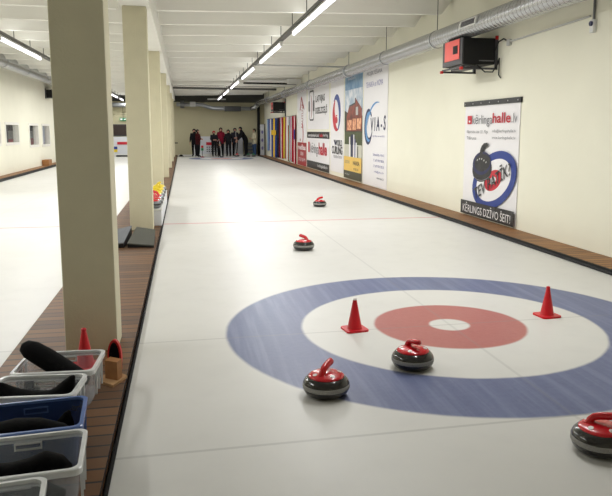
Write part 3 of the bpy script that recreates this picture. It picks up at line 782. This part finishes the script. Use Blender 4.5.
# ------------------------------------------------------------------ plastic bins
def bin_(cx, cy, w, d, h, rz, label, body, rim, group='plastic storage bins on the walkway'):
    z0 = PT
    t = thing('storage_bin', label, 'storage bin', (cx, cy, z0), group)
    c, q = math.cos(rz), math.sin(rz)
    def W(u, v, z): return (cx+u*c-v*q, cy+u*q+v*c, z0+z)
    def loop(k, ww, dd, z, r=.035, n=4):
        pts = []
        for sx, sy, s0 in ((1, 1, 0), (-1, 1, PI/2), (-1, -1, PI), (1, -1, 1.5*PI)):
            pts += [W((ww/2-r)*sx+r*math.cos(s0+j*PI/2/n), (dd/2-r)*sy+r*math.sin(s0+j*PI/2/n), z) for j in range(n+1)]
        return pts
    bm = B(); secs = [(w-.07, d-.07, .003), (w-.06, d-.06, .012), (w-.015, d-.015, h-.012)]
    ins = [(w-.022, d-.022, h-.012), (w-.067, d-.067, .016)]
    rings = [[bm.verts.new(p_) for p_ in loop(0, a, b, z)] for a, b, z in secs+ins]
    m_ = len(rings[0])
    for A, Bq in zip(rings, rings[1:]):
        for j in range(m_): bm.faces.new((A[j], A[(j+1) % m_], Bq[(j+1) % m_], Bq[j]))
    bm.faces.new(rings[0][::-1]); bm.faces.new(rings[-1])
    bmesh.ops.recalc_face_normals(bm, faces=bm.faces)
    obj('tub', bm, M[body], t)
    bm = B()
    rr = [[bm.verts.new(p_) for p_ in loop(0, a, b, z)] for a, b, z in ((w-.018, d-.018, h-.03), (w+.012, d+.012, h-.028), (w+.014, d+.014, h-.004), (w+.006, d+.006, h), (w-.022, d-.022, h), (w-.026, d-.026, h-.012))]
    for A, Bq in zip(rr, rr[1:]):
        for j in range(m_): bm.faces.new((A[j], A[(j+1) % m_], Bq[(j+1) % m_], Bq[j]))
    bmesh.ops.recalc_face_normals(bm, faces=bm.faces)
    obj('rim', bm, M[rim], t)
    for sy in (1, -1):   # grip slots in the long sides
        bm = B(); yv = sy*(d/2-.014); tt = .005
        for (u0, u1, a, b) in ((-.055, .055, h-.036, h-.03), (-.055, .055, h-.062, h-.056), (-.055, -.049, h-.056, h-.036), (.049, .055, h-.056, h-.036)):
            hexa(bm, [W(u0, yv-tt, a), W(u1, yv-tt, a), W(u1, yv+tt, a), W(u0, yv+tt, a)], [W(u0, yv-tt, b), W(u1, yv-tt, b), W(u1, yv+tt, b), W(u0, yv+tt, b)])
        obj('grip_slot', bm, M[rim], t)
    for sx in (1, -1):
        bm = B()
        for k in range(3):
            uu = sx*(w/2-.005); vv = -.08+k*.08
            hexa(bm, [W(uu-.006, vv-.004, .05), W(uu+.004, vv-.004, .05), W(uu+.004, vv+.004, .05), W(uu-.006, vv+.004, .05)],
                 [W(uu-.006, vv-.004, h-.03), W(uu+.008, vv-.004, h-.03), W(uu+.008, vv+.004, h-.03), W(uu-.006, vv+.004, h-.03)])
        obj('side_rib', bm, M[rim], t)
    return t
BH = .225
bin_(-.72, 3.905, .43, .36, BH, math.radians(-4), 'clear plastic bin farthest back, holding a big black pad that sticks out', 'clear', 'clearrim')
bin_(-.77, 3.53, .43, .30, BH+.005, math.radians(-6), 'clear plastic bin just behind the blue bin, holding curved black shoe', 'clear', 'clearrim')
bin_(-.715, 3.13, .46, .36, BH+.01, math.radians(4), 'blue plastic bin with black brush heads inside', 'bluebin', 'bluerim')
bin_(-.67, 2.74, .47, .365, BH+.01, math.radians(4), 'clear plastic bin just in front of the blue bin, full of black gear', 'clear', 'clearrim')
bin_(-.745, 2.335, .45, .36, BH+.01, math.radians(6), 'clear plastic bin at the bottom left corner of the photo', 'clear', 'clearrim')

def loft(name, pts, rs, label, cat, flat=.5, m='blackfab', group=None, n=14):
    o = obj(name, tube(B(), pts, rs, n, flat=flat), M[m], smooth=True, origin=pts[0])
    return tag(o, label, cat, group)
GS = 'black gear in the storage bins'
# long pad sticking out of the far bin
loft('kneeling_pad', [(-.56, 3.80, .19), (-.60, 3.81, .205), (-.70, 3.86, .255), (-.80, 3.91, .31), (-.875, 3.94, .35), (-.91, 3.955, .37), (-.925, 3.96, .378)],
     [.03, .062, .072, .072, .068, .048, .014], 'long rounded black pad leaning out of the farthest clear bin', 'pad', .75)
loft('rubber_overshoe', [(-.855, 3.78, .12), (-.85, 3.78, .18), (-.86, 3.785, .225), (-.88, 3.79, .25), (-.875, 3.79, .265)], [.045, .042, .028, .012, .006],
     'small black overshoe tip poking up in the farthest clear bin', 'overshoe', .7)
# curved overshoe in the second bin
loft('rubber_overshoe', [(-0.945, 3.50, 0.325), (-0.930, 3.50, 0.315), (-0.915, 3.50, 0.280), (-0.870, 3.49, 0.245), (-0.780, 3.48, 0.225), (-0.690, 3.48, 0.225), (-0.640, 3.48, 0.255), (-0.605, 3.485, 0.300), (-0.585, 3.485, 0.335), (-0.575, 3.485, 0.340)],
     [.008, .018, .045, .058, .058, .055, .052, .038, .016, .007], 'curved black overshoe with upturned ends in the second clear bin', 'overshoe', .9)
# gear in blue bin
loft('brush_head', [(-0.880, 3.03, 0.265), (-0.840, 3.03, 0.270), (-0.760, 3.04, 0.275), (-0.660, 3.06, 0.265), (-0.570, 3.08, 0.235), (-0.530, 3.085, 0.220)], [.03, .055, .064, .056, .04, .012],
     'long black brush pad lying across the blue bin', 'brush head', .7)
loft('brush_head', [(-0.850, 3.04, 0.160), (-0.780, 3.04, 0.180), (-0.700, 3.05, 0.180), (-0.600, 3.06, 0.160)], [.03, .045, .045, .02], 'dark brush pad lying under the long one in blue bin', 'brush head', .7)
loft('rubber_overshoe', [(-.585, 3.20, .17), (-.58, 3.205, .22), (-.57, 3.21, .255), (-.56, 3.21, .27)], [.045, .038, .018, .006], 'black overshoe tip at the right end of the blue bin', 'overshoe', .8)
# gear in the fourth bin
loft('rubber_overshoe', [(-0.820, 2.67, 0.235), (-0.770, 2.67, 0.250), (-0.690, 2.68, 0.245), (-0.620, 2.69, 0.255), (-0.570, 2.70, 0.275), (-0.520, 2.705, 0.260), (-0.480, 2.71, 0.235)], [.03, .055, .055, .055, .052, .042, .015],
     'black overshoe with ribbed sole lying in the front clear bin', 'overshoe', .8)
loft('rubber_overshoe', [(-0.770, 2.64, 0.145), (-0.690, 2.64, 0.165), (-0.570, 2.66, 0.165), (-0.500, 2.67, 0.145)], [.03, .05, .05, .02], 'black overshoe under the ribbed one in the front clear bin', 'overshoe', .8)
tag(obj('slider_disc', tube(B(), [(-.74, 2.80, .21), (-.74, 2.805, .217)], .055, 24, flat=1.0), M['tape'], origin=(-.74, 2.80, .21)), 'pale grey slider disc behind the black gear in front clear bin', 'disc')
loft('rubber_overshoe', [(-.86, 2.35, .19), (-.80, 2.35, .21), (-.72, 2.36, .20), (-.64, 2.37, .17)], [.03, .055, .055, .015], 'black overshoe in the bottom left corner bin', 'overshoe', .8)

# ------------------------------------------------------------------ ramps between columns one and two
def ramp(label, P4, mt, edge):
    # P4: four base corners ccw (near-left, near-right, far-right, far-left) with heights
    cx = sum(p_[0] for p_ in P4)/4; cy = sum(p_[1] for p_ in P4)/4
    t = thing('folding_ramp', label, 'ramp', (cx, cy, PT), 'grey folding ramps')
    bot = [(a, b, PT) for a, b, z in P4]
    obj('base', hexa(B(), bot, [(a, b, z-.012) for a, b, z in P4]), M['black'], t)
    def sh(p_, k): return (cx+(p_[0]-cx)*k, cy+(p_[1]-cy)*k)
    obj('top_sheet', hexa(B(), [sh(p_, 1.02)+(p_[2]-.012,) for p_ in P4], [sh(p_, 1.02)+(p_[2]+.004,) for p_ in P4]), mt, t)
    return t
rm1 = mat('grey_rubber_sheet', rgb(78, 78, 71), .7, .2); rm2 = mat('light_grey_sheet', rgb(112, 114, 118), .85, .1)
ramp('dark grey sloped ramp mat standing before the second column', [(-.75, 9.02, .12), (-.415, 8.96, .09), (-.43, 9.85, .17), (-.69, 9.95, .20)], rm1, None)
ramp('light grey sloped ramp mat partly behind the nearest column', [(-1.16, 9.02, .10), (-.80, 9.02, .13), (-.76, 9.95, .22), (-1.08, 9.95, .15)], rm2, None)

# ------------------------------------------------------------------ bench with small stones
t = thing('white_bench', 'long low white chest behind the second column carrying small stones', 'chest', (-.58, 12.1, PT))
obj('chest_body', box(B(), -.80, -.37, 11.02, 14.6, PT+.002, .31, .01), M['board'], t)
obj('chest_lid', box(B(), -.81, -.365, 11.01, 14.61, .312, .335, .006), M['white'], t)
nms = ['nearest', 'second', 'third', 'fourth', 'fifth', 'sixth', 'farthest']
for k in range(11):
    red = k < 4
    nm = nms[k]+' of the red-handled' if red else nms[k-4]+' of the yellow-handled'
    stone(-.515+.015*(k % 2), 11.18+k*.31, 1.2+.4*k, nm+' small grey stones on the white chest', 1.0, 'lgran', 'lgran', 'red' if red else 'yellow', .336, 'small stones on the white chest', 'gran')

# ------------------------------------------------------------------ far end
def board(label, x0, x1, y, z0, z1):
    t = thing('rink_board', label, 'board', ((x0+x1)/2, y, 0))
    obj('panel', box(B(), x0, x1, y, y+.05, z0, z1, .01), M['board'], t)
    obj('kick_strip', box(B(), x0, x1, y-.02, y, 0, z0+.04), M['white'], t)
    return t
t = board('white board with small red heading on the far wall behind the players', .65, 3.7, 43.1, .1, 1.22)
f = obj('red_heading', box(B(), 1.40, 1.95, 43.085, 43.1, .68, .86), M['posterred'], t)
for r in range(3):
    for k in range(4): obj('dark_mark', box(B(), 1.42+k*.14, 1.50+k*.14, 43.09, 43.1, .52-r*.13, .58-r*.13), M['darkgrey'], t)
tag(obj('bumper', box(B(), -.3, 4.6, 42.75, 42.95, 0, .10, .02), M['white']), 'long low white bumper across the far end of the right sheet', 'bumper')
t = board('white board with red strip and sticker at the far end of left sheet', -5.48, -1.3, 43.1, .1, 1.19)
obj('red_strip', box(B(), -3.95, -3.0, 43.085, 43.1, .72, .88), M['posterred'], t)
s = obj('sticker', box(B(), -4.2, -3.95, 43.085, 43.1, .26, .60), M['yellow'], t)
obj('sticker_top', box(B(), -4.2, -3.95, 43.075, 43.084, .43, .60), M['posterblue'], s)
t = thing('dark_window_band', 'wide dark brown window above the board at the far end of left sheet', 'window', (-3.5, 43.2, 1.2))
obj('frame', box(B(), -5.0, -1.6, 43.2, 43.29, 1.24, 1.95), M['darkgrey'], t)
obj('glass_panel', box(B(), -4.9, -1.7, 43.18, 43.2, 1.3, 1.9), M['brown'], t)
t = thing('exit_sign', 'small green exit sign hanging on the far wall of left sheet', 'sign', (-3.55, 43.2, 2.15))
obj('sign_plate', box(B(), -3.76, -3.34, 43.18, 43.24, 2.16, 2.34), M['green'], t)
obj('running_figure_mark', box(B(), -3.72, -3.60, 43.17, 43.18, 2.20, 2.30), M['poster'], t); obj('arrow_mark', box(B(), -3.5, -3.4, 43.17, 43.18, 2.22, 2.28), M['poster'], t)
obj('hanger_rod', tube(B(), [(-3.55, 43.2, 2.34), (-3.55, 43.2, 3.26)], .012, 6), M['darksteel'], t)
tag(obj('ventilation_duct', tube(B(), [(-5.2, 42.7, 3.1), (-1.0, 42.7, 3.1)], .14, 16), M['ductsm'], smooth=True), 'grey duct crossing the far end above the left sheet', 'duct')
tag(obj('hack_mat', box(B(), -4.0, -3.2, 42.5, 42.8, 0, .09, .03), M['black']), 'dark low mat on the ice at the far end of left sheet', 'mat')
# stacked crates
t = thing('stacked_shelf', 'low grey slatted shelf against the far wall right of the players', 'shelf', (4.15, 43, 0))
for k in range(4): obj('slat_tray', box(B(), 3.86, 4.44, 42.98, 43.25, .12+k*.2, .25+k*.2, .01), M['steel'], t)
obj('upright', box(B(), 3.82, 3.86, 42.98, 43.25, 0, .92), M['darksteel'], t); obj('upright', box(B(), 4.44, 4.48, 42.98, 43.25, 0, .92), M['darksteel'], t)
t = thing('standing_banner', 'tall white banner board standing by the far right corner', 'banner', (4.84, 42.6, PT))
obj('banner_sheet', box(B(), 4.74, 5.0, 42.5, 42.53, PT, 1.98), M['board'], t)
for k in range(3): obj('blue_print', sphere(B(), (4.87, 42.49, .5+k*.5), .07, 1, .1, 1.6, 10), M['violet'], t)
obj('edge_pole', tube(B(), [(5.02, 42.5, PT), (5.02, 42.5, 2.0)], .025, 8), M['black'], t)
# cabinet
t = thing('dark_cabinet', 'dark cabinet with flat black top at the far end of the walkway', 'cabinet', (-.6, 41.5, PT))
obj('cabinet_body', box(B(), -.85, -.50, 41.2, 41.7, PT, .82, .01), M['darksteel'], t)
obj('cabinet_top', box(B(), -.9, -.32, 41.15, 41.75, .82, .87, .01), M['black'], t)
t = thing('hack', 'small black foot hack on the ice near the far cabinet', 'hack', (-.15, 42.4, 0))
obj('base', box(B(), -.3, 0, 42.3, 42.5, 0, .04, .01), M['black'], t)
obj('foot_rest', sphere(B(), (-.15, 42.4, .06), .1, 1.1, .8, .6), M['black'], t, smooth=True)
# little signal stand
t = thing('signal_stand', 'small red and green signal on a thin pole standing on the far ice', 'signal', (1.10, 41.0, 0))
obj('pole', tube(B(), [(1.10, 41, .02), (1.10, 41, .42)], .02, 8), M['steel'], t)
obj('base', lathe(B(), [(.12, 0), (.12, .02), (.03, .05), (0, .05)], (1.10, 41, 0), 16), M['brick'], t)
obj('red_lamp', box(B(), 1.03, 1.17, 40.95, 41.05, .56, .70, .02), M['redfoam'], t)
obj('green_lamp', box(B(), 1.03, 1.17, 40.95, 41.05, .40, .555, .02), M['green'], t)

# ------------------------------------------------------------------ people
def cloth(r, g, b): return mat('cloth', rgb(r, g, b), .85, .15, var=.15, vscale=8)
TR = cloth(22, 22, 26)
def person(x, y, h, face, label, jacket, trousers=None, lean=0, arms='down', hat=None, hood=False, z0=0, broom=False, skirt=False):
    k = h/1.75
    root = thing('person', label, 'person', (x, y, z0), 'players at the far end of the right sheet')
    # skeleton (faces -Y), lean about the hips
    Jn = dict(pel=(0, 0, .95, .135), sp=(0, 0, 1.12, .14), ch=(0, 0, 1.32, .155), nk=(0, 0, 1.47, .062), hd=(0, -.01, 1.60, .092), ht=(0, 0, 1.69, .075), ns=(0, -.105, 1.595, .014))
    for s, n in ((1, 'r'), (-1, 'l')):
        Jn['sh'+n] = (.17*s, 0, 1.41, .07)
        if arms == 'down': e, w_, f_ = (.25*s, .01, 1.14, .052), (.25*s, -.07, .90, .038), (.25*s, -.10, .82, .035)
        elif arms == 'front': e, w_, f_ = (.24*s, -.05, 1.15, .052), (.10*s, -.26, 1.12, .038), (.04*s, -.30, 1.13, .035)
        else: e, w_, f_ = (.22*s, -.12, 1.17, .052), (.10*s, -.28, .98, .038), (.07*s, -.32, .92, .035)
        Jn['el'+n], Jn['wr'+n], Jn['ha'+n] = e, w_, f_
        Jn['hp'+n] = (.09*s, 0, .88, .105); Jn['kn'+n] = (.10*s, -.01, .50, .072); Jn['an'+n] = (.10*s, .02, .09, .05); Jn['to'+n] = (.11*s, -.15, .04, .04)
    E_ = [('pel', 'sp'), ('sp', 'ch'), ('ch', 'nk'), ('nk', 'hd'), ('hd', 'ht'), ('hd', 'ns')]
    for n in 'rl': E_ += [('ch', 'sh'+n), ('sh'+n, 'el'+n), ('el'+n, 'wr'+n), ('wr'+n, 'ha'+n), ('pel', 'hp'+n), ('hp'+n, 'kn'+n), ('kn'+n, 'an'+n), ('an'+n, 'to'+n)]
    cl, sl = math.cos(lean), math.sin(lean); cf, sf = math.cos(face), math.sin(face)
    def T(p_, up=True):
        px, py, pz = p_
        if up and pz > .93:
            dy, dz = py, pz-.93; py, pz = dy*cl-dz*sl, .93+dy*sl+dz*cl
        px, py, pz = px*k, py*k, pz*k
        return Vector((x+px*cf-py*sf, y+px*sf+py*cf, z0+pz))
    armj = {'el', 'wr', 'ha'}
    pos = {}
    for n, v in Jn.items():
        p_ = v[:3]
        if n[:2] in armj:   # arms move with the shoulders
            base = Vector(Jn['sh'+n[-1]][:3]); d = Vector(p_)-base
            b2 = (base.x, -(base.z-.93)*sl + base.y*cl, .93+(base.z-.93)*cl+base.y*sl)
            q_ = (b2[0]+d.x, b2[1]+d.y, b2[2]+d.z)
            pos[n] = T(q_, False)
        else: pos[n] = T(p_)
    me = bpy.data.meshes.new('sk'); names = list(Jn); idx = {n: i for i, n in enumerate(names)}
    me.from_pydata([pos[n] for n in names], [(idx[a], idx[b]) for a, b in E_], [])
    so = bpy.data.objects.new('sk', me); C.objects.link(so)
    md = so.modifiers.new('s', 'SKIN'); md.use_smooth_shade = True
    for i, n in enumerate(names):
        sv = me.skin_vertices[0].data[i]; r = Jn[n][3]*k*(1.12 if n not in ('hd', 'ht', 'ns', 'har', 'hal', 'wrr', 'wrl') else 1); sv.radius = (r*(1.2 if n in ('ch', 'sp', 'pel') else 1), r); sv.use_root = (n == 'pel')
    ss = so.modifiers.new('u', 'SUBSURF'); ss.levels = 1; ss.render_levels = 1
    dg = bpy.context.evaluated_depsgraph_get()
    m2 = bpy.data.meshes.new_from_object(so.evaluated_get(dg)); bpy.data.objects.remove(so)
    bm = B(); bm.from_mesh(m2); bpy.data.meshes.remove(m2)
    segs = [(pos[a], pos[b], a, b) for a, b in E_]
    def near(p_):
        best = (9, None)
        for a, b, na, nb in segs:
            ab = b-a; t_ = max(0, min(1, (p_-a).dot(ab)/ab.length_squared)); d = (p_-(a+ab*t_)).length - .05*(na in('ch','sp','pel'))
            if d < best[0]: best = (d, (na, nb))
        return best[1]
    for f in bm.faces:
        f.smooth = True
        na, nb = near(f.calc_center_median())
        if na in ('hd', 'nk') or nb == 'ns': f.material_index = 0
        elif nb[:2] == 'ha': f.material_index = 0
        elif nb[:2] == 'to': f.material_index = 3
        elif na[:2] in ('hp', 'kn') : f.material_index = 2
        else: f.material_index = 1
    # fingers
    for n in 'rl':
        d = (pos['ha'+n]-pos['wr'+n]).normalized(); sd = d.cross(Vector((cf, sf, 0)))
        if sd.length < .1: sd = Vector((0, 0, 1))
        sd.normalize()
        for j in range(5):
            o_ = (j-2)*.017*k; L = (.055, .075, .08, .075, .045)[j]*k
            a = pos['ha'+n]+sd*o_; b = a+d*L*.6+sd*(o_*.3 - (.02 if j == 0 else 0)); c_ = b+d*L*.4+Vector((0, 0, -.012))
            st = len(bm.faces); tube(bm, [a, b, c_], [.009*k, .008*k, .006*k], 5)
    body = obj('body', bm, [M['skin'], jacket, trousers or TR, M['black']], root)
    hc = pos['hd']; up = (pos['ht']-pos['hd']).normalized()
    fw = Vector((sf, -cf, 0))
    bm = B(); sphere(bm, hc+up*.035*k-fw*.02*k, .112*k, 1, 1, 1.05, 14)
    bmesh.ops.delete(bm, geom=[v for v in bm.verts if (v.co-hc).dot(fw) > .045*k and (v.co-hc).dot(up) < .05*k or (v.co-hc).dot(up) < -.07*k], context='VERTS')
    obj('knitted_hat' if hat else 'hair', bm, hat or M['hair'], root, smooth=True)
    if hood:
        bm = B(); tube(bm, [pos['nk']-fw*.05*k, pos['nk']-fw*.09*k+up*.06*k], [.11*k, .09*k], 10); obj('hood', bm, jacket, root, smooth=True)
    sd = fw.cross(up)
    for s in (-1, 1): obj('eye', sphere(B(), hc+fw*.088*k+sd*.032*k*s+up*.012*k, .009*k, n=8), M['black'], root)
    if broom:
        hp = (pos['har']+pos['hal'])/2; ft = Vector((hp.x+fw.x*.25, hp.y+fw.y*.25, z0+.05))
        br = thing('curling_broom', broom, 'broom', (ft.x, ft.y, z0), 'brooms held at the far end')
        obj('broom_shaft', tube(B(), [ft, hp+(hp-ft)*.35], .013, 8), M['tape'], br)
        obj('broom_head', box(B(), ft.x-.10, ft.x+.10, ft.y-.035, ft.y+.035, z0+.005, z0+.06, .01), M['black'], br)
    return root
bkj = cloth(26, 26, 30)
person(.66, 42.2, 1.70, -.3, 'person in black jacket at far left of the players, half hidden', bkj, hood=True)
person(.86, 41.35, 1.66, PI/2-.5, 'person in black and red jacket standing sideways at far left of players', cloth(66, 20, 24), arms='front', hat=M['hair'])
person(1.84, 41.85, 1.58, .2, 'person in black jacket and red hat holding hands low', bkj, hat=cloth(160, 20, 34), arms='front')
person(2.29, 42.5, 1.78, 0, 'tall person in dark red jacket behind the small one', cloth(128, 26, 48), hood=True, arms='down')
person(2.10, 41.2, 1.12, .3, 'small person in dark clothes in front of the dark red jacket', cloth(36, 32, 30), arms='front', broom='pale broom held upright by the small person at the far end')
person(2.72, 41.95, 1.66, -.2, 'person in black standing right of the dark red jacket', bkj, hood=True, lean=.10, arms='down')
person(3.16, 42.45, 1.76, .15, 'person in charcoal jacket with a broom, third from right', cloth(46, 46, 54), hat=M['black'], arms='front', broom='thin broom held by the charcoal jacketed person')
person(3.80, 42.0, 1.92, -1.35, 'tall person in black bending forward over the ice', bkj, lean=.50, arms='fwd', hat=M['black'])
person(4.34, 42.2, 1.72, -PI/2+.4, 'person in cream jumper and blue jeans by the right corner', cloth(200, 192, 165), trousers=cloth(62, 84, 120), arms='front')
for k_, (xx, cc, ll) in enumerate(((3.2, 'brick', 'dark red handled stone on the far ice near charcoal jacket'), (3.9, 'green', 'green handled stone on the far ice by bending person'), (4.22, 'green', 'green handled stone farthest right on the far ice'))):
    stone(xx, 41.6, k_, ll, 1.0, 'gran', 'grand', 'green' if cc == 'green' else 'red', 0, 'stones on the far ice')

# ------------------------------------------------------------------ camera
cam = bpy.data.cameras.new('camera'); co = bpy.data.objects.new('camera', cam); C.objects.link(co)
f_px, H_, yaw, pitch, roll = 670.06, 1.5853, .2134, .1424, .00328
cy_, sy_ = math.cos(yaw), math.sin(yaw)
r = Vector((cy_, -sy_, 0)); fw = Vector((sy_*math.cos(pitch), cy_*math.cos(pitch), -math.sin(pitch))); u = r.cross(fw)
cr, sr = math.cos(roll), math.sin(roll)
r2 = r*cr+u*sr; u2 = -r*sr+u*cr
co.matrix_world = Matrix(((r2.x, u2.x, -fw.x, 0), (r2.y, u2.y, -fw.y, 0), (r2.z, u2.z, -fw.z, H_), (0, 0, 0, 1)))
cam.sensor_fit = 'HORIZONTAL'; cam.sensor_width = 36; cam.lens = f_px*36/612; cam.clip_start = .05; cam.clip_end = 200
cam.shift_x = -23.33/612; cam.shift_y = -20.98/612
sc.camera = co

w_ = bpy.data.worlds.new('world'); sc.world = w_; w_.use_nodes = True
w_.node_tree.nodes['Background'].inputs[0].default_value = (.9, .93, 1, 1); w_.node_tree.nodes['Background'].inputs[1].default_value = .3
sc.view_settings.view_transform = 'Standard'
sc.view_settings.look = 'None'
sc.view_settings.exposure = 0
